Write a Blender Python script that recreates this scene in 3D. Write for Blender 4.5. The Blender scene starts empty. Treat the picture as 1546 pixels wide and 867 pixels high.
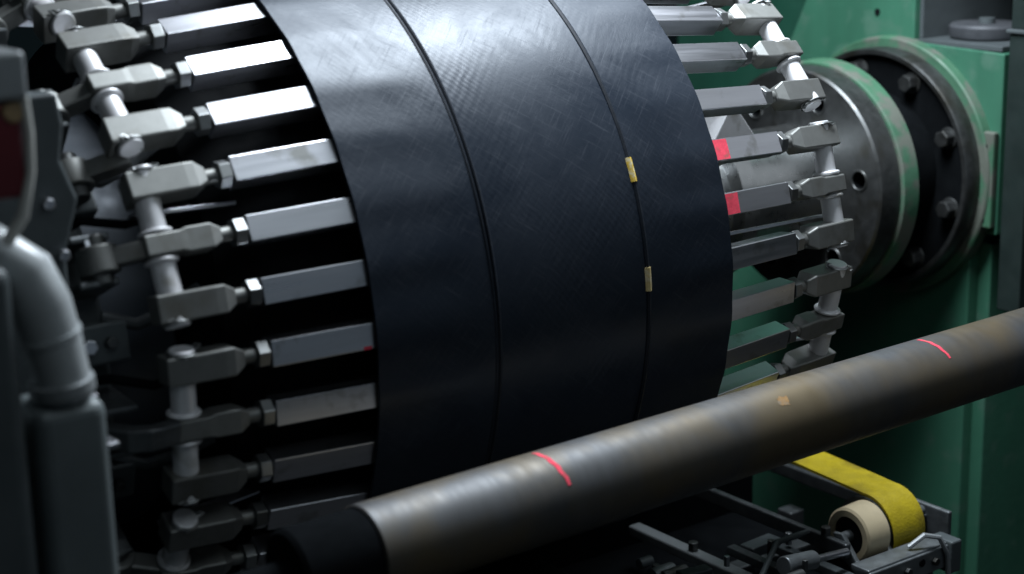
import bpy, bmesh, math, random
from mathutils import Vector, Matrix
random.seed(7)
S = 0.4                      # one drum radius = 0.4 m; all sizes below are in drum radii
sc = bpy.context.scene
col = sc.collection
V = Vector

# ------------------------------------------------------------------ camera
cam = bpy.data.cameras.new('camera')
camo = bpy.data.objects.new('camera', cam); col.objects.link(camo); sc.camera = camo
right = V((0.805447, -0.592253, -0.022171)); fwd = V((0.569251, 0.783493, -0.249182)); up = V((0.164950, 0.188082, 0.968203))
M = Matrix((right, up, -fwd)).transposed().to_4x4()
M.translation = V((-2.176035, -4.568447, 1.272696)) * S
camo.matrix_world = M
cam.sensor_width = 36; cam.lens = 2631.2 * 36 / 1546
cam.clip_start = 0.05; cam.clip_end = 100
cam.dof.use_dof = True; cam.dof.focus_distance = 5.15 * S; cam.dof.aperture_fstop = 3.4

# ------------------------------------------------------------------ light
w = bpy.data.worlds.new('World'); sc.world = w; w.use_nodes = True
bg = w.node_tree.nodes['Background']; bg.inputs[0].default_value = (0.30, 0.52, 0.62, 1); bg.inputs[1].default_value = 0.010
def area(name, loc, target, sx, sy, energy, color):
    l = bpy.data.lights.new(name, 'AREA'); l.shape = 'RECTANGLE'; l.size = sx * S; l.size_y = sy * S
    l.energy = energy; l.color = color
    o = bpy.data.objects.new(name, l); col.objects.link(o)
    o.location = V(loc) * S
    o.rotation_euler = (V(target) - V(loc)).to_track_quat('-Z', 'Y').to_euler()
    return o
area('hall_lamp', (1.40, -0.62, 2.6), (1.40, -0.62, 0), 1.9, 0.9, 34, (0.84, 0.92, 1.0))
area('row_lamp', (0.6, -3.4, 3.0), (0.4, -0.8, 0), 4.4, 1.6, 2.9, (0.80, 0.92, 1.0))
area('right_fill', (4.7, -2.5, 2.1), (1.4, -0.8, .3), 2.6, 2.4, 1.5, (0.86, 0.93, 1.0))  # unseen fill added to lighten the right-hand bars
area('front_fill', (3.0, -7.0, 0.5), (0.6, -0.8, 0), 6.0, 3.4, 1.3, (0.68, 0.84, 1.0))  # unseen fill added in front to lighten the lower bars
sc.view_settings.view_transform = 'Standard'; sc.view_settings.look = 'None'
sc.view_settings.exposure = 0; sc.view_settings.gamma = 1; sc.view_settings.use_curve_mapping = False

# ------------------------------------------------------------------ materials
def mat(name, base, rough=0.5, metal=0.0, var=0.12, nscale=14, bump=0.0, bscale=60, spec=0.5, rvar=0.1, tint=None, tscale=6, tlo=.5, thi=.7, ovar=.0, stretch=None):
    m = bpy.data.materials.new(name); m.use_nodes = True
    nt = m.node_tree; N = nt.nodes; L = nt.links; b = N['Principled BSDF']
    tc = N.new('ShaderNodeTexCoord'); geo = N.new('ShaderNodeNewGeometry')
    oi = N.new('ShaderNodeObjectInfo')
    addv = N.new('ShaderNodeVectorMath'); addv.operation = 'ADD'
    L.new(tc.outputs['Object'], addv.inputs[0])
    mulr = N.new('ShaderNodeMath'); mulr.operation = 'MULTIPLY'; mulr.inputs[1].default_value = 7.0
    L.new(oi.outputs['Random'], mulr.inputs[0]); L.new(mulr.outputs[0], addv.inputs[1])
    if stretch:
        sm = N.new('ShaderNodeVectorMath'); sm.operation = 'MULTIPLY'; sm.inputs[1].default_value = stretch; L.new(addv.outputs[0], sm.inputs[0]); vec = sm.outputs[0]
    else: vec = addv.outputs[0]
    n1 = N.new('ShaderNodeTexNoise'); n1.inputs['Scale'].default_value = nscale; n1.inputs['Detail'].default_value = 8; n1.inputs['Roughness'].default_value = .65
    L.new(vec, n1.inputs['Vector'])
    r1 = N.new('ShaderNodeMapRange'); r1.inputs['From Min'].default_value = .3; r1.inputs['From Max'].default_value = .7
    r1.inputs['To Min'].default_value = 1 - var; r1.inputs['To Max'].default_value = 1 + var
    L.new(n1.outputs['Fac'], r1.inputs['Value'])
    ov = N.new('ShaderNodeMapRange'); ov.inputs['To Min'].default_value = 1 - ovar; ov.inputs['To Max'].default_value = 1 + ovar; L.new(oi.outputs['Random'], ov.inputs['Value'])
    om = N.new('ShaderNodeMath'); om.operation = 'MULTIPLY'; L.new(r1.outputs[0], om.inputs[0]); L.new(ov.outputs[0], om.inputs[1])
    mx = N.new('ShaderNodeMix'); mx.data_type = 'RGBA'; mx.blend_type = 'MULTIPLY'; mx.inputs['Factor'].default_value = 1
    mx.inputs[6].default_value = (*base, 1); L.new(om.outputs[0], mx.inputs[7])
    out = mx.outputs[2]
    if tint:
        n2 = N.new('ShaderNodeTexNoise'); n2.inputs['Scale'].default_value = tscale; n2.inputs['Detail'].default_value = 7
        L.new(addv.outputs[0], n2.inputs['Vector'])
        r2 = N.new('ShaderNodeMapRange'); r2.inputs['From Min'].default_value = tlo; r2.inputs['From Max'].default_value = thi
        L.new(n2.outputs['Fac'], r2.inputs['Value'])
        m2 = N.new('ShaderNodeMix'); m2.data_type = 'RGBA'; L.new(r2.outputs[0], m2.inputs['Factor'])
        L.new(out, m2.inputs[6]); m2.inputs[7].default_value = (*tint, 1); out = m2.outputs[2]
    L.new(out, b.inputs['Base Color'])
    b.inputs['Metallic'].default_value = metal
    b.inputs['Specular IOR Level'].default_value = spec
    n3 = N.new('ShaderNodeTexNoise'); n3.inputs['Scale'].default_value = nscale * 2.3; n3.inputs['Detail'].default_value = 6
    L.new(vec, n3.inputs['Vector'])
    r3 = N.new('ShaderNodeMapRange'); r3.inputs['From Min'].default_value = .3; r3.inputs['From Max'].default_value = .7
    r3.inputs['To Min'].default_value = max(.03, rough - rvar); r3.inputs['To Max'].default_value = min(1, rough + rvar)
    L.new(n3.outputs['Fac'], r3.inputs['Value']); L.new(r3.outputs[0], b.inputs['Roughness'])
    if bump:
        n4 = N.new('ShaderNodeTexNoise'); n4.inputs['Scale'].default_value = bscale; n4.inputs['Detail'].default_value = 5
        L.new(addv.outputs[0], n4.inputs['Vector'])
        bp = N.new('ShaderNodeBump'); bp.inputs['Strength'].default_value = bump; bp.inputs['Distance'].default_value = .002
        L.new(n4.outputs['Fac'], bp.inputs['Height']); L.new(bp.outputs[0], b.inputs['Normal'])
    return m

def rubber_mat(name, weave, patch):
    m = bpy.data.materials.new(name); m.use_nodes = True
    nt = m.node_tree; N = nt.nodes; L = nt.links; b = N['Principled BSDF']
    tc = N.new('ShaderNodeTexCoord')
    sep = N.new('ShaderNodeSeparateXYZ'); L.new(tc.outputs['UV'], sep.inputs[0])   # u along the axis, v round the drum (metres)
    def mth(op, a, b_=None, c=None):
        n = N.new('ShaderNodeMath'); n.operation = op
        for i, q in enumerate((a, b_, c)):
            if q is None: continue
            if isinstance(q, (int, float)): n.inputs[i].default_value = q
            else: L.new(q, n.inputs[i])
        return n.outputs[0]
    u, v = sep.outputs[0], sep.outputs[1]
    nz = N.new('ShaderNodeTexNoise'); nz.inputs['Scale'].default_value = 9; nz.inputs['Detail'].default_value = 6; L.new(tc.outputs['UV'], nz.inputs['Vector'])
    nf = N.new('ShaderNodeTexNoise'); nf.inputs['Scale'].default_value = 170; nf.inputs['Detail'].default_value = 4; L.new(tc.outputs['UV'], nf.inputs['Vector'])
    nw = N.new('ShaderNodeTexNoise'); nw.inputs['Scale'].default_value = 28; nw.inputs['Detail'].default_value = 3; L.new(tc.outputs['UV'], nw.inputs['Vector'])
    ph = mth('MULTIPLY', nw.outputs['Fac'], 7.0)
    fr = 2 * math.pi / 0.0098
    a1 = mth('SINE', mth('ADD', mth('MULTIPLY', mth('ADD', mth('MULTIPLY', u, .74), mth('MULTIPLY', v, .67)), fr), ph))
    a2 = mth('SINE', mth('ADD', mth('MULTIPLY', mth('SUBTRACT', mth('MULTIPLY', u, .80), mth('MULTIPLY', v, .60)), fr * 1.6), ph))
    msk = N.new('ShaderNodeMapRange'); msk.inputs['From Min'].default_value = .44; msk.inputs['From Max'].default_value = .66; L.new(nz.outputs['Fac'], msk.inputs['Value'])
    def scratch(cu, cv, scale, lo, hi):          # thin straight scuff lines along one diagonal
        cb = N.new('ShaderNodeCombineXYZ')
        L.new(mth('MULTIPLY', mth('ADD', mth('MULTIPLY', u, cu), mth('MULTIPLY', v, cv)), scale), cb.inputs[0])
        L.new(mth('MULTIPLY', mth('SUBTRACT', mth('MULTIPLY', u, cv), mth('MULTIPLY', v, cu)), scale * .045), cb.inputs[1])
        nn = N.new('ShaderNodeTexNoise'); nn.inputs['Scale'].default_value = 1; nn.inputs['Detail'].default_value = 3; L.new(cb.outputs[0], nn.inputs['Vector'])
        q = N.new('ShaderNodeMapRange'); q.inputs['From Min'].default_value = lo; q.inputs['From Max'].default_value = hi; L.new(nn.outputs['Fac'], q.inputs['Value'])
        return q.outputs[0]
    sc_ = mth('ADD', scratch(.72, .69, 520, .57, .75), scratch(.60, -.80, 460, .57, .75))
    h = mth('ADD', mth('MULTIPLY', mth('ADD', a1, mth('MULTIPLY', a2, .6)), mth('MULTIPLY', msk.outputs[0], weave)), mth('MULTIPLY', nf.outputs['Fac'], 1.6))
    h = mth('ADD', h, mth('MULTIPLY', nz.outputs['Fac'], 4.0))
    h = mth('SUBTRACT', h, mth('MULTIPLY', sc_, .4))
    bp = N.new('ShaderNodeBump'); bp.inputs['Strength'].default_value = .11; bp.inputs['Distance'].default_value = .0006
    L.new(h, bp.inputs['Height']); L.new(bp.outputs[0], b.inputs['Normal'])
    n5 = N.new('ShaderNodeTexNoise'); n5.inputs['Scale'].default_value = 6; n5.inputs['Detail'].default_value = 9; n5.inputs['Roughness'].default_value = .7; n5.inputs['Distortion'].default_value = .6
    L.new(tc.outputs['UV'], n5.inputs['Vector'])
    rr = N.new('ShaderNodeMapRange'); rr.inputs['From Min'].default_value = .40; rr.inputs['From Max'].default_value = .60
    rr.inputs['To Min'].default_value = .32 ; rr.inputs['To Max'].default_value = .32 + patch; L.new(n5.outputs['Fac'], rr.inputs['Value'])
    L.new(mth('ADD', rr.outputs[0], mth('MULTIPLY', sc_, .10)), b.inputs['Roughness'])
    cr = N.new('ShaderNodeMix'); cr.data_type = 'RGBA'; L.new(n5.outputs['Fac'], cr.inputs['Factor'])
    cr.inputs[6].default_value = (.006, .010, .017, 1); cr.inputs[7].default_value = (.015, .021, .032, 1)
    c2 = N.new('ShaderNodeMix'); c2.data_type = 'RGBA'; L.new(mth('MULTIPLY', sc_, .16), c2.inputs['Factor']); L.new(cr.outputs[2], c2.inputs[6]); c2.inputs[7].default_value = (.075, .082, .10, 1)
    L.new(c2.outputs[2], b.inputs['Base Color'])
    b.inputs['Specular IOR Level'].default_value = .33
    b.inputs['Specular Tint'].default_value = (.86, .92, 1, 1)
    return m

STEEL = mat('bright_bar_steel', (.62, .63, .67), .31, 1, .10, 60, rvar=.04, ovar=.06, stretch=(.06, 1, 1), tint=(.36, .36, .35), tscale=38, tlo=.58, thi=.76)
CAST = mat('forged_grey_steel', (.245, .25, .24), .52, .78, .07, 90, rvar=.02, ovar=.14, tint=(.17, .165, .145), tscale=28, tlo=.54, thi=.76)
PIN = mat('ground_pin_steel', (.80, .80, .82), .42, .3, .05, 60, rvar=.03, ovar=.08, tint=(.45, .44, .41), tscale=34, tlo=.58, thi=.72)
NUT = mat('nut_steel', (.30, .31, .31), .42, 1, .08, 90, rvar=.03, ovar=.2)
DARK = mat('blackened_steel', (.11, .12, .125), .45, .7, .2, 60)
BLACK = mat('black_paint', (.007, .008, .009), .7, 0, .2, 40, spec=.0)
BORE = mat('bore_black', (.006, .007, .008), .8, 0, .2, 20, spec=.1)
SHAFT = mat('turned_steel', (.50, .51, .51), .30, 1, .08, 40, rvar=.05)
FLANGE = mat('worn_flange_steel', (.125, .13, .13), .44, .9, .16, 40, rvar=.07, tint=(.075, .072, .062), tscale=22, tlo=.5, thi=.7)
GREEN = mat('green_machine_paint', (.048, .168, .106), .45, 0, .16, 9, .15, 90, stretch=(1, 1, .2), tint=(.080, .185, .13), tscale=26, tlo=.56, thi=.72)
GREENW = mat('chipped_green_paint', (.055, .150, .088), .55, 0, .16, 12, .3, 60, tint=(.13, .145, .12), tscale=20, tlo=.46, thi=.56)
GREEN_SHADE = mat('shaded_green_paint', (.018, .085, .055), .5, 0, .2, 9, .25, 45)  # darker copy of the housing green, shade put into the colour
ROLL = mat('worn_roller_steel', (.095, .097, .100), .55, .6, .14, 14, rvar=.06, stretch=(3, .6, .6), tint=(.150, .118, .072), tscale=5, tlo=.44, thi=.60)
RED = mat('red_laser_paint', (.85, .085, .13), .8, 0, .2, 140, spec=.1, tint=(.50, .12, .12), tscale=110, tlo=.52, thi=.64)  # pigment standing in for red laser light on bars and roller
ORANGE = mat('rust_mark', (.30, .17, .06), .7, .2, .3, 90, tint=(.19, .15, .10), tscale=90, tlo=.45, thi=.6)
TAPE = mat('yellow_tape', (.70, .47, .06), .5, 0, .25, 160, tint=(.78, .70, .45), tscale=90, tlo=.5, thi=.6)
TAPEW = mat('pale_tape', (.62, .49, .22), .5, 0, .25, 160, tint=(.75, .68, .5), tscale=120)
YELLOW = mat('yellow_belt', (.50, .385, .012), .55, 0, .2, 40, .4, 300, tint=(.30, .225, .015), tscale=14, tlo=.52, thi=.66)
CREAM = mat('cream_nylon', (.66, .55, .36), .45, 0, .1, 25)
ALU = mat('grey_cast_aluminium', (.22, .24, .25), .45, .7, .2, 30, .25, 120)
GREY = mat('grey_machine_paint', (.30, .32, .33), .36, .2, .08, 20)
GREYD = mat('dark_grey_paint', (.085, .10, .105), .45, .1, .2, 10, .15, 60)
MAROON = mat('dark_red_paint', (.11, .008, .014), .5, 0, .2, 10)
PALE = mat('pale_trim', (.62, .62, .58), .45, .1, .1, 12)
TAN = mat('tan_knob', (.36, .25, .13), .5, 0, .3, 40)
WHITE = mat('white_plate', (.75, .76, .75), .5, 0, .1, 30)
ARM = mat('pale_arm_paint', (.46, .49, .50), .34, .1, .10, 30)
POST = mat('dark_post_paint', (.018, .028, .026), .5, 0, .2, 20, spec=.3)
GREY2 = mat('mid_grey_paint', (.15, .175, .18), .45, .1, .12, 14)
SLEEVE = mat('blued_sleeve_steel', (.055, .066, .080), .5, .3, .12, 20)
DISC = mat('dull_disc_steel', (.085, .09, .10), .5, .3, .15, 40)
FLOOR = mat('oily_concrete', (.016, .017, .018), .65, 0, .35, 4)
RUB_S = rubber_mat('rubber_ply_side', .6, .16)
RUB_M = rubber_mat('rubber_ply_middle', 1.1, .14)
CORD = mat('rubber_cord', (.010, .014, .021), .5, 0, .2, 60, spec=.3)

# ------------------------------------------------------------------ mesh helpers
class MB:
    def __init__(s): s.v = []; s.f = []; s.sm = []; s.uv = None
    def add(s, vs, fs, M=None, smooth=False):
        o = len(s.v)
        for p in vs:
            p = V(p); s.v.append(M @ p if M is not None else p)
        for f in fs: s.f.append(tuple(i + o for i in f)); s.sm.append(smooth)
    def box(s, c, size, M=None):
        x, y, z = (q / 2 for q in size); c = V(c)
        vs = [c + V((a * x, b * y, d * z)) for a in (-1, 1) for b in (-1, 1) for d in (-1, 1)]
        s.add(vs, [(0, 1, 3, 2), (4, 6, 7, 5), (0, 4, 5, 1), (2, 3, 7, 6), (0, 2, 6, 4), (1, 5, 7, 3)], M); return s
    def prism(s, poly, z0, z1, M=None):
        n = len(poly); vs = [(x, y, z0) for x, y in poly] + [(x, y, z1) for x, y in poly]
        fs = [tuple(reversed(range(n))), tuple(range(n, 2 * n))] + [(i, (i + 1) % n, n + (i + 1) % n, n + i) for i in range(n)]
        s.add(vs, fs, M); return s
    def cyl(s, p0, p1, r0, r1=None, n=20, M=None, smooth=True, ends=True, rot=0):
        r1 = r0 if r1 is None else r1; p0 = V(p0); p1 = V(p1); d = (p1 - p0).normalized()
        a = d.orthogonal().normalized(); b = d.cross(a)
        vs = []
        for p, r in ((p0, r0), (p1, r1)):
            for i in range(n):
                t = 2 * math.pi * i / n + rot; vs.append(p + (a * math.cos(t) + b * math.sin(t)) * r)
        s.add(vs, [(i, (i + 1) % n, n + (i + 1) % n, n + i) for i in range(n)], M, smooth)
        if ends: s.add(vs, [tuple(reversed(range(n))), tuple(range(n, 2 * n))], M)
        return s
    def lathe(s, prof, n=64, t0=0, t1=None, M=None, smooth=True, closed=True):
        # profile of (x, r) turned round the X axis; closed profile = ring section
        full = t1 is None; t1 = 2 * math.pi if full else t1
        m = n if full else n + 1; k = len(prof); vs = []
        for i in range(m):
            t = t0 + (t1 - t0) * i / n
            for x, r in prof: vs.append((x, -r * math.sin(t), r * math.cos(t)))
        fs = []
        kk = k if closed else k - 1
        for i in range(n):
            for j in range(kk):
                a = i * k + j; b = i * k + (j + 1) % k; i2 = (i + 1) % m
                fs.append((a, b, i2 * k + (j + 1) % k, i2 * k + j))
        s.add(vs, fs, M, smooth)
        if not full and closed:
            s.add(vs, [tuple(range(k)), tuple(reversed(range(n * k, n * k + k)))], M)
        return s
    def tube(s, pts, r, n=12, M=None):
        pts = [V(p) for p in pts]; rs = r if isinstance(r, (list, tuple)) else [r] * len(pts)
        a = None; vs = []
        for i, p in enumerate(pts):
            d = (pts[min(i + 1, len(pts) - 1)] - pts[max(i - 1, 0)]).normalized()
            a = d.orthogonal().normalized() if a is None else (a - d * a.dot(d)).normalized()
            b = d.cross(a)
            for j in range(n):
                t = 2 * math.pi * j / n; vs.append(p + (a * math.cos(t) + b * math.sin(t)) * rs[i])
        m = len(pts)
        s.add(vs, [(i * n + j, i * n + (j + 1) % n, (i + 1) * n + (j + 1) % n, (i + 1) * n + j) for i in range(m - 1) for j in range(n)], M, True)
        s.add(vs, [tuple(reversed(range(n))), tuple(range((m - 1) * n, m * n))], M); return s
    def mesh(s, name, m):
        me = bpy.data.meshes.new(name); me.from_pydata([p * S for p in s.v], [], s.f)
        me.polygons.foreach_set('use_smooth', s.sm); me.materials.append(m)
        bm = bmesh.new(); bm.from_mesh(me); bmesh.ops.remove_doubles(bm, verts=bm.verts, dist=1e-6)
        bmesh.ops.recalc_face_normals(bm, faces=bm.faces)
        for e in bm.edges:
            if len(e.link_faces) == 2 and e.calc_face_angle(0) > math.radians(32): e.smooth = False
        bm.to_mesh(me); bm.free(); me.update()
        return me
    def build(s, name, m, parent=None, bevel=0, seg=2):
        return obj(name, s.mesh(name, m), parent, bevel, seg)
def obj(name, me, parent=None, bevel=0, seg=2):
    o = bpy.data.objects.new(name, me); col.objects.link(o)
    if parent: o.parent = parent
    if bevel:
        b = o.modifiers.new('bevel', 'BEVEL'); b.width = bevel * S; b.segments = seg; b.limit_method = 'ANGLE'; b.angle_limit = math.radians(35)
        b.harden_normals = False
    return o
def tag(o, label, cat=None, group=None, kind=None):
    if label: o['label'] = label
    if cat: o['category'] = cat
    if group: o['group'] = group
    if kind: o['kind'] = kind
    return o
def thing(name, loc, label, cat, group=None):
    o = bpy.data.objects.new(name, None); col.objects.link(o); o.location = V(loc) * S; o.empty_display_size = .02
    return tag(o, label, cat, group)
def rel(o):                      # geometry given in drum coordinates under an Empty placed elsewhere
    for c in o.children: c.location = -o.location
    return o

W = 1.203682; T0 = 0.5214313; D = 2 * math.pi / 39; X1 = 0.369966; X2 = 0.880997

# ------------------------------------------------------------------ setting
fl = MB(); fl.box((0.6, 0.6, -2.45), (16, 14, .1)); tag(fl.build('floor', FLOOR), None, kind='structure')

# ------------------------------------------------------------------ green machine housing on the right
H = thing('machine_housing', (3.4, .4, -2.4), 'large green painted machine housing holding the drum shaft on the right', 'machine housing')
XW = 3.0
# side plate (outline in y,z) with the window notch open at its front corner, a slanted rear edge at the top
def yz(poly, x0, x1):
    m = MB(); n = len(poly)
    vs = [(x0, y, z) for y, z in poly] + [(x1, y, z) for y, z in poly]
    m.add(vs, [tuple(range(n)), tuple(reversed(range(n, 2 * n)))] + [(i, (i + 1) % n, n + (i + 1) % n, n + i) for i in range(n)]); return m
plate = yz([(-.40, -2.4), (.95, -2.4), (.95, -.2), (.56, .46), (.44, .70), (.30, 1.3), (-.088, 1.3), (-.088, .488), (-.515, .476), (-.515, -.20), (-.40, -.20)], XW, XW + .25)
plate.build('side_plate', GREEN, H, .006)
yz([(-.515, 1.06), (-.092, 1.06), (-.092, 1.3), (-.515, 1.3)], XW + .002, XW + .25).build('lintel', GREEN, H, .006)
MB().box((XW + .75, .44, -.55), (1.0, 1.05, 3.7)).build('body', GREEN_SHADE, H, .01)
MB().box((XW + .28, .95, -.5), (.05, 1.2, 3.8)).build('recessed_panel', GREEN_SHADE, H, .005)
# recess liner
MB().box((XW + .245, -.30, .490), (.48, .40, .02)).build('recess_floor', GREYD, H, .003)
MB().box((XW + .30, -.105, .78), (.56, .018, .56)).build('recess_side', GREYD, H, .003)
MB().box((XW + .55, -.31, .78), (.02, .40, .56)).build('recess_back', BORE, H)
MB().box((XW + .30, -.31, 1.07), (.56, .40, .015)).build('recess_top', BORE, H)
# front lower block
MB().box((XW + .6, -.43, -1.3), (1.1, .06, 2.1)).build('front_panel', GREEN, H, .006)
MB().box((XW + .65, -.50, .15), (1.2, .03, .66)).build('front_cover', GREEN_SHADE, H, .006)
# cover plate with screw holes
cp = MB().box((XW - .018, -.468, .01), (.03, .088, .36)).build('cover_plate', GREENW, H, .006)
for z in (.135, -.14): MB().cyl((XW - .037, -.472, z), (XW - .02, -.472, z), .013, n=14).build('screw_hole', BORE, cp)
MB().cyl((XW - .004, .097, .589), (XW + .01, .097, .589), .013, n=14).build('screw_hole', BORE, H)
# boss and bearing ring
MB().lathe([(XW + .01, .30), (XW + .01, .506), (XW - .036, .502), (XW - .042, .496), (XW - .042, .30)], 96).build('boss', GREENW, H)
br = MB().lathe([(2.965, .2), (2.965, .458), (2.892, .458), (2.888, .455), (2.888, .438), (2.910, .432), (2.910, .2)], 96).build('bearing_cap', BLACK, H)
MB().lathe([(2.965, .466), (2.892, .465), (2.8825, .459), (2.8825, .443), (2.889, .439), (2.930, .439)], 96).build('cap_rim', FLANGE, br)
for i in range(9):
    a = .45 + i * 2 * math.pi / 9
    by, bz = -.386 * math.sin(a), .386 * math.cos(a)
    b = MB().cyl((2.908, by, bz), (2.862, by, bz), .034, n=6, smooth=False, rot=a)
    b.cyl((2.911, by, bz), (2.902, by, bz), .042, n=20)
    b.build('bolt', FLANGE, br, .005)
rel(H)

# disc lying in the recess
d = MB().lathe([(0, 0), (0, .135), (-.012, .14), (-.040, .14), (-.05, .13), (-.05, .035), (-.045, .03), (-.045, 0)], 48, closed=False)
dk = thing('bearing_disc', (3.2, -.27, .506), 'flat grey metal disc lying in the dark recess of the green housing', 'disc')
dd = d.build('disc', DISC, dk); dd.rotation_euler = (0, math.radians(90), 0); dd.location = (0, 0, 0)
MB().cyl((0, 0, .05), (0, 0, .07), .03, n=20).build('hub', GREYD, dk)

# dark guard post right of the housing
P = thing('guard_post', (3.15, -.66, -.45), 'dark grey steel guard post at the far right edge with a bolt on top', 'post')
MB().box((3.13, -.63, .05), (.38, .10, 1.02)).build('post_body', POST, P, .006)
MB().box((3.13, -.63, .568), (.40, .12, .014)).build('top_cap', GREYD, P, .004)
MB().box((3.17, -.60, 1.0), (.42, .06, .85)).build('post_upper', POST, P, .004)
MB().cyl((2.975, -.655, .572), (2.975, -.655, .60), .022, n=6, smooth=False).build('bolt', STEEL, P, .003)
MB().box((3.00, -.684, 0), (.06, .006, .34)).build('name_plate', WHITE, P, .001)
rel(P)

BD = thing('added_bed', (.7, .3, -2.4), 'added black machine bed standing in for deep shadow below the drum', 'machine bed')  # black box added to keep the space under the drum dark
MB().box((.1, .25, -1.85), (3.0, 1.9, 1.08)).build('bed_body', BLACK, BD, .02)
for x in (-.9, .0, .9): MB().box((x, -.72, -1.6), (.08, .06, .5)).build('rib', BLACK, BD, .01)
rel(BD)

# ------------------------------------------------------------------ drum core, shaft and coupling flange
C = thing('drum_core', (0, 0, 0), 'black drum core and stepped steel shaft inside the finger rings', 'drum core')
MB().lathe([(-.33, 0), (-.33, .70), (-.30, .78), (-.2, .83), (0, .86), (W - .05, .86), (W + .02, .80), (W + .02, 0)], 96, closed=False).build('bladder', BORE, C)
MB().lathe([(-1.7, 0), (-1.7, .34), (-.62, .34), (-.60, .42), (-.50, .42), (-.48, .38), (-.32, .38), (-.32, 0)], 64, closed=False).build('left_shaft', GREYD, C)
MB().lathe([(W, 0), (W, .50), (W + .1, .40), (W + .30, .30), (W + .55, .27), (W + .56, .24), (W + .72, .24), (W + .73, .29), (W + .80, .29), (W + .81, .22), (2.47, .22), (2.47, 0)], 72, closed=False).build('right_shaft', SHAFT, C)
gq = MB(); gq.add([(1.62, -.44, .27), (1.86, -.44, .27), (1.72, -.45, .43), (1.62, -.20, .15), (1.86, -.20, .15), (1.72, -.20, .36)], [(0, 1, 2), (5, 4, 3), (0, 3, 4, 1), (1, 4, 5, 2), (2, 5, 3, 0)])
gq.build('gusset', PIN, C, .004)
F = thing('coupling_flange', (2.55, 0, 0), 'round steel coupling flange with green painted rim and bored holes on the drum shaft', 'flange')
fd = MB().lathe([(2.46, .21), (2.46, .422), (2.468, .43), (2.56, .432), (2.565, .428), (2.565, .21)], 96).build('disc', FLANGE, F)
cut = MB()
for i in range(6):
    a = .36 + i * math.pi / 3; y, z = -.33 * math.sin(a), .33 * math.cos(a); cut.cyl((2.42, y, z), (2.54, y, z), .034, n=28)
co = cut.build('cutter', FLANGE, F); bpy.context.view_layer.update()
bo = fd.modifiers.new('bore', 'BOOLEAN'); bo.operation = 'DIFFERENCE'; bo.object = co; bo.solver = 'EXACT'
dg = bpy.context.evaluated_depsgraph_get(); drilled = bpy.data.meshes.new_from_object(fd.evaluated_get(dg))
fd.modifiers.clear(); fd.data = drilled
for pf in drilled.polygons: pf.use_smooth = abs(pf.normal.x) < .9
fd.data = drilled; bpy.data.objects.remove(co)
MB().lathe([(2.565, .2), (2.565, .438), (2.57, .446), (2.64, .45), (2.645, .445), (2.645, .2)], 96).build('painted_rim', GREENW, F)
MB().lathe([(2.645, .12), (2.645, .30), (2.912, .30), (2.912, .12)], 64).build('neck', BLACK, F)
for i in range(6):
    a = .36 + i * math.pi / 3; y, z = -.33 * math.sin(a), .33 * math.cos(a)
    h = MB().lathe([(2.465, .0335), (2.535, .0335), (2.535, 0)], 24, closed=False); h.v = [p + V((0, y, z)) for p in h.v]; h = h.build('bored_hole', BORE, F)
    rm = MB().lathe([(2.4595, .031), (2.4555, .033), (2.4555, .038), (2.4595, .040)], 28); rm.v = [p + V((0, y, z)) for p in rm.v]
    rm.build('hole_rim', FLANGE, h)
rel(F)

# ------------------------------------------------------------------ rubber sleeve
SL = thing('rubber_sleeve', (0, 0, 0), 'wide black rubber ply sleeve wrapped round the drum between the two finger rings', 'rubber sleeve')
def band(x0, x1, name, m, r, facet, nx):
    me = MB(); nseg = 39 * 6; th = 2 * math.pi / nseg
    xs = [x0 + (x1 - x0) * i / nx for i in range(nx + 1)]
    rnd = random.Random(int(x0 * 100) + 5); tilt = [rnd.uniform(-1, 1) for _ in range(40)]
    def rad(t, x):
        ph = ((t - T0) / D) % 1.0 - .5                       # 0 midway between two finger bars
        f = facet(x); kk = int(((t - T0) / D) % 39)
        return r - f * 1.25 * (1 - math.cos(math.pi / 39) / math.cos(ph * D)) + f * .0016 * tilt[kk] * math.sin(2 * math.pi * ph) + .0012 * math.sin(3 * t + x * 5) + .0006 * math.sin(11 * t + 9 * x)
    vs = []
    for i in range(nseg):
        t = i * th
        vs += [(x, -rad(t, x) * math.sin(t), rad(t, x) * math.cos(t)) for x in xs] + [(x, -(r - .013) * math.sin(t), (r - .013) * math.cos(t)) for x in (x1, x0)]
    k = nx + 3; fs = []
    for i in range(nseg):
        j2 = (i + 1) % nseg
        for j in range(k):
            fs.append((i * k + j, i * k + (j + 1) % k, j2 * k + (j + 1) % k, j2 * k + j))
    me.add(vs, fs, smooth=True)
    o = me.build(name, m, SL)
    mesh = o.data; uv = mesh.uv_layers.new(name='UVMap')
    for poly in mesh.polygons:
        ts = []
        for li in poly.loop_indices:
            co = mesh.vertices[mesh.loops[li].vertex_index].co
            ts.append((li, co.x, math.atan2(-co.y, co.z)))
        big = any(q[2] > 2 for q in ts)
        for li, x, t in ts:
            if big and t < -2: t += 2 * math.pi
            uv.data[li].uv = (x, t * S)
    e = o.modifiers.new('edge', 'EDGE_SPLIT'); e.split_angle = math.radians(50)
    return o
band(0.0, X1 - .006, 'left_band', RUB_S, 1.006, lambda x: max(0, min(1, (.34 - x) / .12)), 12)
band(X1 + .006, X2 - .005, 'middle_band', RUB_M, 1.006, lambda x: 0, 8)
band(X2 + .005, W, 'right_band', RUB_S, 1.006, lambda x: max(0, min(1, (x - X2 - .05) / .12)), 10)
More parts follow.
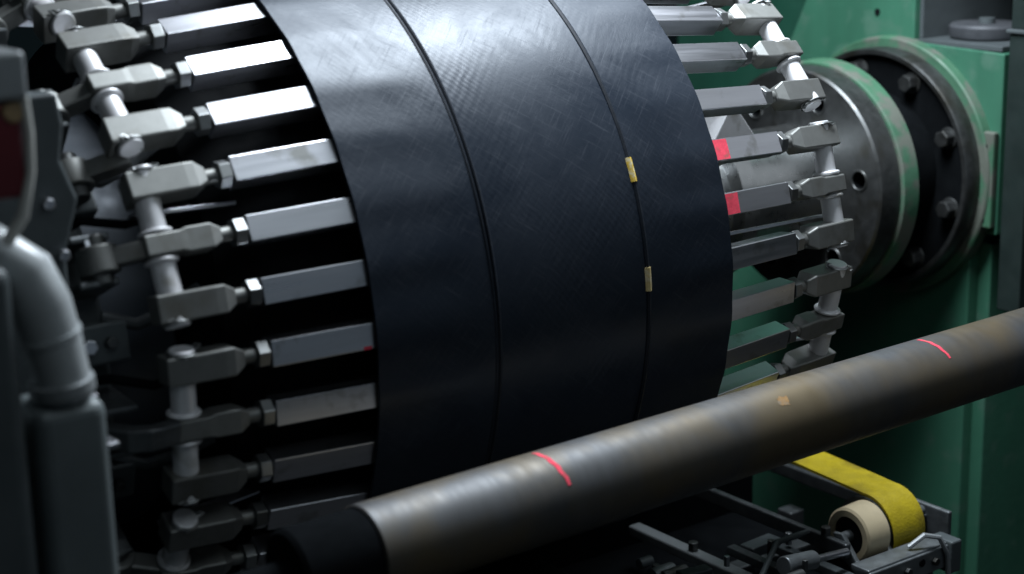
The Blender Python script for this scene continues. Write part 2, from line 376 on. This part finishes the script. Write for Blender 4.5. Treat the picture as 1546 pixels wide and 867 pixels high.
for xc, rr in ((X1, .0052), (X2, .0075)):
    MB().lathe([(xc - .0065, .992), (xc - .0065, 1.0005), (xc - rr * .9, 1.006 + rr * .4), (xc - .001, 1.006 + rr * .95), (xc + rr * .9, 1.006 + rr * .4), (xc + .0065, 1.0005), (xc + .0065, .992)], 240).build('seam_cord', CORD, SL)
MB().lathe([(X1 - .016, .996), (X1 - .016, 1.0068), (X1 - .0125, 1.0085), (X1 - .009, 1.0068), (X1 - .009, .996)], 240).build('seam_cord', CORD, SL)
for a0, a1, m in ((1.150, 1.218, TAPE), (1.456, 1.522, TAPEW)):
    t = MB().lathe([(X2 - .011, 1.0075), (X2 - .007, 1.0125), (X2, 1.0165), (X2 + .007, 1.0125), (X2 + .011, 1.0075), (X2, 1.006)], 10, a0, a1)
    t.build('tape_marker', m, SL)

# ------------------------------------------------------------------ finger linkages (three bars on one pivot pin)
# finger frame: origin at the pivot pin, +X along the bar towards the drum, +Z outward, +Y tangential
BAR = MB().box((.39, 0, -.004), (.34, .066, .062)).mesh('bar', STEEL)
def nut_mesh():
    m = MB().cyl((.186, 0, 0), (.216, 0, 0), .036, n=6, smooth=False, rot=.3); m.cyl((.15, 0, 0), (.225, 0, 0), .018, n=14); return m.mesh('lock_nut', NUT)
NUTM = nut_mesh()
def sections(secs):
    # rectangular sections (x, half width, half thickness) lofted with flat faces
    m = MB(); vs = []
    for x, hy, hz in secs: vs += [(x, -hy, -hz), (x, hy, -hz), (x, hy, hz), (x, -hy, hz)]
    k = len(secs)
    m.add(vs, [(i * 4 + j, i * 4 + (j + 1) % 4, i * 4 + 4 + (j + 1) % 4, i * 4 + 4 + j) for i in range(k - 1) for j in range(4)] + [(3, 2, 1, 0), (4 * k - 4, 4 * k - 3, 4 * k - 2, 4 * k - 1)])
    return m
def rod_end_wide():
    m = sections([(-.046, .035, .039), (.10, .035, .038), (.124, .035, .036), (.152, .020, .022), (.156, .015, .015)])
    m.cyl((.14, 0, 0), (.188, 0, 0), .0195, n=20); return m.mesh('rod_end', CAST)
def rod_end_eye():
    m = sections([(-.040, .026, .036), (.050, .026, .034), (.066, .031, .033), (.126, .031, .033), (.152, .019, .021), (.156, .015, .015)])
    m.cyl((.14, 0, 0), (.188, 0, 0), .0195, n=20); return m.mesh('rod_end', CAST)
REW, REE = rod_end_wide(), rod_end_eye()
PINM = MB().cyl((0, -.196, 0), (0, .196, 0), .0310, n=28).mesh('pivot_pin', PIN)
def ring_mesh(name, y0, y1, r0, r1, m):
    q = MB().lathe([(y0, r0), (y0, r1 - .004), (y0 + .004, r1), (y1 - .004, r1), (y1, r1 - .004), (y1, r0)], 28)
    q.v = [V((p.y, p.x, p.z)) for p in q.v]; return q.mesh(name, m)
COLL = ring_mesh('collar', -.006, .006, .0300, .042, PIN)
WASH = ring_mesh('washer', -.003, .003, .030, .037, NUT)
def cotter():
    m = MB()
    m.tube([(-.045, 0, .004), (-.02, 0, .006), (.02, 0, .006), (.05, .004, .012), (.062, .012, .016), (.052, .016, .004), (.04, .004, -.004), (.0, 0, -.005), (-.044, -.006, -.012)], .0045, 6)
    m.v = [p * .72 for p in m.v]; return m.mesh('cotter_pin', NUT)
COT = cotter()
def lever_mesh(dx, dz, m):
    q = MB(); L_ = math.hypot(dx, dz); ang = math.atan2(dz, dx)
    R_ = Matrix.Rotation(-ang, 4, 'Y')
    q.box((L_ * .5, 0, 0), (L_, .046, .052), R_)
    q.cyl((L_, -.034, 0), (L_, .034, 0), .050, n=24, M=R_)
    return q.mesh('lever', m), R_ @ V((L_, 0, 0))
LEV, LH = lever_mesh(-.135, -.055, CAST)
ck = MB(); ck.prism([(-.02, .036), (-.10, .050), (-.15, .030), (-.225, -.06), (-.235, -.16), (-.195, -.16), (-.185, -.075), (-.13, -.010), (-.09, .008), (-.02, -.004)], -.028, .028, Matrix(((1, 0, 0, 0), (0, 0, 1, 0), (0, 1, 0, 0), (0, 0, 0, 1))))
ck.cyl((-.20, -.036, -.11), (-.20, .036, -.11), .022, n=20)
CRANK = ck.mesh('lever', DARK)
HINGE = ring_mesh('hinge_bolt', -.062, .062, .0, .030, FLANGE)
STRAP = MB().box((.24, .095, -.075), (.50, .010, .030), Matrix.Rotation(math.radians(13), 4, 'Y')).mesh('link_strap', STEEL)
MARK = MB().box((.482, 0, .0272), (.060, .060, .0016)).mesh('laser_mark', RED)  # laser light on a bar, painted as a thin red strip
MARKS = MB().box((.475, -.029, .0272), (.022, .008, .0016)).mesh('laser_mark', RED)

def finger_matrix(side, th, a, r):
    n = V((0, -math.sin(th), math.cos(th))); tl = math.atan(.10)
    ax = V((1, 0, 0)) if side < 0 else V((-1, 0, 0))
    x = (ax * math.cos(tl) + n * math.sin(tl)); z = (n * math.cos(tl) - ax * math.sin(tl)); y = z.cross(x)
    Mx = Matrix((x, y, z)).transposed().to_4x4()
    px = -a if side < 0 else W + a
    Mx.translation = (V((px, 0, 0)) + n * r) * S
    return Mx
def linkage(side, g, label, marks=()):
    kc = 3 * g + 1; off = 0 if side < 0 else 1
    th = T0 + D * (kc + off); a = .49 if side < 0 else .52; r = .910 if side < 0 else .906
    root = bpy.data.objects.new('finger_linkage', None); col.objects.link(root); root.empty_display_size = .02
    Mc = finger_matrix(side, th, a, r); root.matrix_world = Mc
    tag(root, label, 'finger linkage', 'three-bar finger linkages on the left end of the drum' if side < 0 else 'three-bar finger linkages on the right end of the drum')
    inv = Mc.inverted()
    def put(name, me, Mx, parent=root, bevel=0):
        o = obj(name, me, None, bevel); o.parent = parent
        o.matrix_parent_inverse = Matrix.Identity(4)
        o.matrix_basis = Mx
        return o
    for j in (-1, 0, 1):
        Mf = inv @ finger_matrix(side, th + D * j, a, r)
        jit = Matrix.Translation((random.uniform(-.0015, .0015), random.uniform(-.0008, .0008), random.uniform(-.0008, .0008))) @ Matrix.Rotation(random.uniform(-.025, .025) - (.12 if side < 0 and g == 2 and j == 0 else 0), 4, 'X')
        b = put('bar', BAR, Mf @ jit, root, .0022)
        put('lock_nut', NUTM, Matrix.Rotation(random.uniform(0, 1), 4, 'X'), b, .002)
        for (jj, m) in marks:
            if jj == j: put('laser_mark', m, Matrix.Identity(4), b)
        put('rod_end', REE if j == 0 else REW, Mf @ jit, root, .0045)
    sag = -.008 * S
    pin = put('pivot_pin', PINM, Matrix.Translation((0, 0, sag + .001 * S)), root, .003)
    for y in (-.035, .035): put('collar', COLL, Matrix.Translation((0, y * S, 0)), pin)
    for y in (-.187, .187):
        put('washer', WASH, Matrix.Translation((0, y * S, 0)), pin)
        put('cotter_pin', COT, Matrix.Translation((.004 * S, y * 1.018 * S, .008 * S)) @ Matrix.Rotation(.5 if y > 0 else -2.2, 4, 'Y'), pin)
    if side < 0:
        lv = put('lever', CRANK if g == 2 else LEV, Matrix.Identity(4), root, .006)
        if g != 2: put('hinge_bolt', HINGE, Matrix.Translation(LH * S), lv, .003)
        if g == 0:
            lv = put('lever', LEV, inv @ finger_matrix(side, th + D * 1.3, a - .01, r - .035), root, .005)
            put('hinge_bolt', HINGE, Matrix.Translation(LH * S), lv, .003)
    put('link_strap', STRAP, Matrix.Identity(4), root, .001)
    return root
Lw = ['rear three-bar steel finger linkage cut off by the top left corner',
      'bright three-bar steel finger linkage in the upper left, first with all three bars in view',
      'three-bar steel finger linkage at mid height on the left of the rubber sleeve',
      'dim three-bar steel finger linkage in the lower left of the rubber sleeve',
      'shadowed three-bar steel finger linkage lowest of all on the left, under the sleeve']
for i, g in enumerate((-1, 0, 1, 2, 3)):
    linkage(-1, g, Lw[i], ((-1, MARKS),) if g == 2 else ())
Rw = ['three-bar steel finger linkage at the very top right of the sleeve, mostly out of frame',
      'three-bar steel finger linkage on the upper right of the sleeve, against the bright green housing',
      'three-bar steel finger linkage right of the sleeve with painted red laser lines on two bars',
      'dark three-bar steel finger linkage right of the sleeve just above the long roller']
for i, g in enumerate((-1, 0, 1, 2)):
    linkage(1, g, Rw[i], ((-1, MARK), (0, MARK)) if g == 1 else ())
# hub carriers the levers hinge on
HB = thing('lever_hub', (-.7, 0, 0), 'dark slotted hub ring behind the hinged levers at the left end of the drum', 'hub')
MB().lathe([(-.72, .36), (-.72, .70), (-.70, .72), (-.60, .72), (-.58, .70), (-.58, .36)], 72).build('ring', GREYD, HB)
MB().lathe([(-.575, .30), (-.575, .615), (-.565, .625), (-.36, .60), (-.35, .59), (-.35, .30)], 72).build('hub_sleeve', SLEEVE, HB)
for g in range(-1, 4):
    th = T0 + D * (3 * g + 1); Mx = Matrix.Rotation(th, 4, 'X')
    q = MB(); q.box((-.635, -.055, .78), (.10, .018, .17), Mx); q.box((-.635, .055, .78), (.10, .018, .17), Mx)
    q.build('hinge_lug', DARK, HB, .006)
def at_(x, th, rr): return V((x, -rr * math.sin(th), rr * math.cos(th)))
for g in range(0, 3):
    th = T0 + D * (3 * g + 1)
    MB().tube([at_(-.60, th + .16, .74), at_(-.52, th + .20, .76), at_(-.44, th + .17, .78), at_(-.36, th + .12, .80)], .016, 10).build('inner_rod', DARK, HB)
    MB().box((-.63, 0, .745), (.16, .10, .05), Matrix.Rotation(th + .24, 4, 'X')).build('carrier_block', GREYD, HB, .008)
    MB().cyl(at_(-.66, th + .24, .76), at_(-.66, th + .24, .80), .020, n=6, smooth=False).build('bolt', STEEL, HB, .003)
    MB().cyl(at_(-.60, th + .24, .76), at_(-.60, th + .24, .79), .016, n=6, smooth=False).build('bolt', FLANGE, HB, .003)
    MB().tube([at_(-.70, th - .12, .70), at_(-.62, th - .14, .80), at_(-.52, th - .10, .82), at_(-.40, th - .13, .80), at_(-.30, th - .16, .74)], .012, 8).build('air_hose', BLACK, HB)
th = T0 + D * 7
MB().box((-.625, 0, .86), (.05, .05, .012), Matrix.Rotation(T0 + D * 3.75, 4, 'X')).build('shim_plate', STEEL, HB, .003)
rel(HB)

# ------------------------------------------------------------------ long roller in front of the drum
RA = V((.95, -1.30, -.310)); RD = V((1, 0, .01655)).normalized(); RR = .1145
RO = thing('guide_roller', RA, 'long worn steel guide roller with two painted red laser lines running in front of the drum', 'roller')
q0 = RD.to_track_quat('X', 'Z'); RO.rotation_euler = q0.to_euler()
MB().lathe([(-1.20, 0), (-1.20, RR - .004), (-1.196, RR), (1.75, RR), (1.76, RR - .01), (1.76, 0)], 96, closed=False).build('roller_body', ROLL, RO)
MB().lathe([(-1.40, 0), (-1.40, .100), (-1.39, .108), (-1.206, .108), (-1.20, .104), (-1.20, 0)], 48, closed=False).build('end_sleeve', BLACK, RO)
MB().cyl((-2.3, 0, 0), (-1.40, 0, 0), .04, n=32).build('axle', BLACK, RO)
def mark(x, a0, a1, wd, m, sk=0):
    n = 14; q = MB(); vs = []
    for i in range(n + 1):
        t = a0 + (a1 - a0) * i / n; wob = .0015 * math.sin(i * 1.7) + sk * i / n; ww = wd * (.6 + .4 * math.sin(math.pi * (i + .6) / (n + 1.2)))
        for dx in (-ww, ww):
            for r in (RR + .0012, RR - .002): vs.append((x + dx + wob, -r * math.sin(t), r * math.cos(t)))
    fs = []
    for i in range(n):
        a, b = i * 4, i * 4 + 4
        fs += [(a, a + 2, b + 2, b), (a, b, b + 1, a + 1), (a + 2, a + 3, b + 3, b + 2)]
    q.add(vs, fs); return q.build('laser_line', m, RO)
mark(-.685, -.15, 1.05, .007, RED, .025); mark(.735, -.15, .85, .006, RED, .025)  # two laser lines painted across the roller
ob = MB(); ro = random.Random(4); ov_ = [(.10, .64)] + [(.10 + .022 * (.6 + .6 * ro.random()) * math.cos(i * math.pi / 9), .64 + .17 * (.6 + .6 * ro.random()) * math.sin(i * math.pi / 9)) for i in range(18)]
ob.add([(x, -(RR + .0008) * math.sin(t), (RR + .0008) * math.cos(t)) for x, t in ov_], [(0, 1 + i, 1 + (i + 1) % 18) for i in range(18)], smooth=True)
ob.build('rust_spot', ORANGE, RO)

# ------------------------------------------------------------------ belt feeder at the lower right
B = thing('belt_feeder', (1.9, -.6, -2.4), 'small belt feeder with yellow belt and cream wheel under the right end of the roller', 'conveyor')
CY, CZ = -.92, -.95; R2 = .125
def belt():
    pts = []
    for i in range(13):
        a = math.radians(-5 + 110 * i / 12); pts.append((CY - R2 * math.sin(a), CZ + R2 * math.cos(a)))
    ext = [(CY + .46, CZ + R2 + .025)] + [(CY + .46 - .055 * i, CZ + R2 + .025 - .003 * i) for i in range(1, 8)] + pts
    q = MB(); vs = []
    for i, (y, z) in enumerate(ext):
        for x in (1.885, 2.035):
            vs.append((x, y, z)); vs.append((x, y + .0, z - .010))
    fs = []
    for i in range(len(ext) - 1):
        a, b = i * 4, i * 4 + 4
        fs += [(a, a + 2, b + 2, b), (a + 1, b + 1, b + 3, a + 3), (a, b, b + 1, a + 1), (a + 2, a + 3, b + 3, b + 2)]
    q.add(vs, fs, smooth=True); o = q.build('belt', YELLOW, B); e = o.modifiers.new('e', 'EDGE_SPLIT'); e.split_angle = math.radians(50); return o
belt()
wl = MB().lathe([(1.765, .064), (1.765, .084), (1.771, .092), (1.860, .096), (1.865, .09), (1.865, .06)], 48)
wl.v = [p + V((0, CY - .035, CZ + .02)) for p in wl.v]; wl.build('wheel', CREAM, B)
hb = MB().cyl((1.775, CY - .035, CZ + .02), (1.86, CY - .035, CZ + .02), .066, n=32).build('wheel_hub', BORE, B)
MB().cyl((1.74, CY - .035, CZ + .02), (2.12, CY - .035, CZ + .02), .018, n=16).build('axle', ALU, B)
MB().cyl((1.88, CY, CZ), (2.04, CY, CZ), R2 - .012, n=40).build('end_drum', DARK, B)
YZX = Matrix(((0, 0, 1, 0), (1, 0, 0, 0), (0, 1, 0, 0), (0, 0, 0, 1)))
for x in (1.715, 1.868):
    am = MB(); am.prism([(CY - .055, CZ + .045), (CY - .015, CZ + .040), (CY - .05, CZ - .03), (CY - .12, CZ - .075), (CY - .20, CZ - .075), (CY - .20, CZ - .035), (CY - .12, CZ - .03)], x, x + .018, YZX)
    am.build('fork_arm', ALU, B, .004)
MB().box((1.86, CY - .185, CZ - .018), (.40, .075, .016)).build('cross_bracket', ALU, B, .004)
ff = MB().box((1.86, CY - .222, CZ - .055), (.40, .016, .075)).build('front_flange', ALU, B, .004)
for x in (1.70, 1.83, 1.96): MB().cyl((x, CY - .231, CZ - .055), (x, CY - .245, CZ - .055), .014, n=6, smooth=False).build('bolt', FLANGE, B, .002)
MB().cyl((1.90, CY - .2305, CZ - .045), (1.90, CY - .2335, CZ - .045), .013, n=16).build('bored_hole', BORE, B)
MB().tube([(1.88, CY - .19, CZ + .0), (1.93, CY - .21, CZ + .035), (1.98, CY - .23, CZ + .02), (2.01, CY - .24, CZ - .04), (2.02, CY - .24, CZ - .12)], .009, 8).build('cable', GREY, B)
MB().box((2.05, CY - .20, CZ - .06), (.05, .09, .11)).build('sensor_block', GREYD, B, .006)
MB().box((2.14, CY - .03, CZ - .06), (.02, .22, .20)).build('side_plate', ALU, B, .005)
MB().box((1.70, CY + .30, CZ + .005), (.025, .80, .05)).build('side_rail', DARK, B, .006)
MB().box((2.12, CY + .35, CZ - .02), (.025, .80, .05)).build('side_rail', DARK, B, .006)
MB().box((1.40, CY + .10, CZ - .06), (.05, 1.0, .035)).build('side_rail', GREY, B, .006)
MB().box((1.02, CY + .15, CZ - .12), (.05, 1.0, .05)).build('side_rail', DARK, B, .006)
MB().box((1.4, CY + .25, CZ - .14), (1.5, .06, .05)).build('cross_member', DARK, B, .006)
MB().box((1.3, CY - .16, CZ - .13), (.9, .05, .05)).build('cross_member', DARK, B, .006)
MB().cyl((1.36, CY - .15, CZ + .065), (1.50, CY - .14, CZ + .045), .030, n=24).build('air_cylinder', ALU, B, .004)
MB().cyl((1.50, CY - .14, CZ + .045), (1.66, CY - .13, CZ + .025), .012, n=16).build('cylinder_rod', STEEL, B)
for (x, y, z) in ((1.25, -.02, -.035), (1.40, -.3, -.03), (1.12, -.1, -.05), (1.05, .05, -.08), (1.70, .0, .04), (1.4, .3, -.03)):
    MB().cyl((x, CY + y, CZ + z - .01), (x, CY + y, CZ + z + .018), .018, n=6, smooth=False).build('bolt', FLANGE, B, .003)
for (x, y) in ((1.05, -.5), (2.1, -.5), (1.05, .1), (2.1, .1)):
    MB().box((x, CY + y + .45, -1.75), (.07, .07, 1.3)).build('leg', DARK, B, .006)
MB().tube([(1.0, CY - .1, CZ - .09), (1.1, CY - .16, CZ - .02), (1.25, CY - .12, CZ - .0), (1.36, CY - .2, CZ - .05), (1.42, CY - .22, CZ - .02)], .011, 8).build('air_hose', BLACK, B)
MB().box((1.42, -.62, CZ - .23), (1.40, 1.0, .04)).build('dark_backing', BLACK, B, .006)  # black sheet added so the gaps under the feeder stay dark
MB().box((1.42, -.14, CZ - .10), (1.40, .03, .24)).build('rear_backing', BLACK, B, .006)  # second black sheet added to darken the view behind the feeder
for k_ in range(5): MB().box((1.0 + .16 * k_, CY + .04 * (k_ % 2), CZ - .03 - .02 * (k_ % 3)), (.035, .34, .03)).build('guide_bar', (DARK, GREYD, ALU)[k_ % 3], B, .004)
MB().tube([(.9, -1.0, CZ - .05), (1.1, -.95, CZ + .02), (1.3, -1.02, CZ + .0), (1.5, -.9, CZ + .05), (1.7, -.85, CZ + .02)], .010, 8).build('cable', GREYD, B)
rc = random.Random(11)
for i in range(30):
    x = rc.uniform(.72, 1.66); y = CY + rc.uniform(-.25, .22); z = CZ + rc.uniform(-.08, .05)
    if i % 3 == 0: MB().box((x, y, z), (rc.uniform(.06, .16), rc.uniform(.03, .06), rc.uniform(.02, .05)), Matrix.Translation((x, y, z)) @ Matrix.Rotation(rc.uniform(-.3, .3), 4, 'Z') @ Matrix.Translation((-x, -y, -z))).build('bracket', rc.choice((ALU, GREYD, DARK)), B, .004)
    elif i % 3 == 1: MB().cyl((x, y, z), (x + rc.uniform(.05, .12), y, z), rc.uniform(.014, .03), n=18).build('spacer_roller', rc.choice((ALU, DARK, FLANGE)), B, .003)
    else: MB().cyl((x, y, z), (x, y, z + rc.uniform(.03, .06)), rc.uniform(.010, .016), n=6, smooth=False).build('bolt', rc.choice((STEEL, FLANGE)), B, .002)
rel(B)

# ------------------------------------------------------------------ foreground casting and control box on the left
A = thing('tailstock_arm', (-1.0, -1.3, -2.4), 'out of focus grey tailstock arm with rounded elbow at the left edge', 'arm')
MB().tube([(-1.12, -1.22, .55), (-1.045, -1.26, .52), (-.985, -1.29, .46), (-.962, -1.30, .39), (-.945, -1.30, .31), (-.925, -1.30, .195)], [.03, .05, .060, .062, .060, .056], 32).build('elbow', ARM, A)
MB().cyl((-.950, -1.30, .335), (-.948, -1.30, .325), .064, n=32).build('joint_ring', ARM, A)
MB().box((-.935, -1.27, -.35), (.155, .16, 1.08)).build('arm_block', GREY2, A, .03, 4)
MB().box((-1.10, -1.28, -.30), (.12, .20, 1.6)).build('column', GREYD, A, .03, 4)
MB().box((-1.03, -1.27, -1.6), (.4, .4, 1.6)).build('pedestal', GREYD, A, .02)
MB().box((-.838, -1.20, .125), (.022, .05, .07), ).build('clamp_plate', STEEL, A, .004)
MB().box((-.815, -1.20, .040), (.05, .05, .014)).build('clamp_plate', STEEL, A, .003)
MB().cyl((-.935, -1.30, .235), (-.932, -1.30, .205), .067, n=32).build('clamp_ring', GREY, A, .004)
rel(A)
K = thing('control_box', (-1.03, -1.3, .53), 'dark red control box with grey top and pale rounded edge in the upper left', 'control box')
MB().box((-1.03, -1.26, .70), (.12, .10, .17)).build('body', MAROON, K, .01, 3)
MB().box((-1.03, -1.27, .855), (.145, .12, .095)).build('top_cover', GREY, K, .012, 3)
MB().cyl((-.985, -1.315, .785), (-.985, -1.29, .785), .022, n=20).build('knob', TAN, K, .004)
MB().tube([(-.962, -1.31, .81), (-.958, -1.31, .74), (-.962, -1.31, .665), (-.985, -1.31, .58), (-1.03, -1.30, .515), (-1.09, -1.28, .48)], [.010, .010, .010, .012, .014, .014], 12).build('edge_trim', PALE, K)
rel(K)
G = thing('support_plate', (-.78, -.9, -2.4), 'dark upright support plate between the grey arm and the left finger levers', 'plate')
pl = MB(); pl.prism([(-.86, .76), (-.745, .76), (-.735, .69), (-.748, .61), (-.715, .52), (-.755, .40), (-.75, .06), (-.70, -.3), (-.70, -2.4), (-.95, -2.4), (-.95, .3)], .87, .93, Matrix(((1, 0, 0, 0), (0, 0, -1, 0), (0, 1, 0, 0), (0, 0, 0, 1))))
pl.build('plate_body', GREYD, G, .01, 3)
for x, z in ((-.79, .52), (-.765, .40)): MB().cyl((x, -.93, z), (x, -.95, z), .014, n=6, smooth=False).build('bolt', STEEL, G, .003)
rel(G)
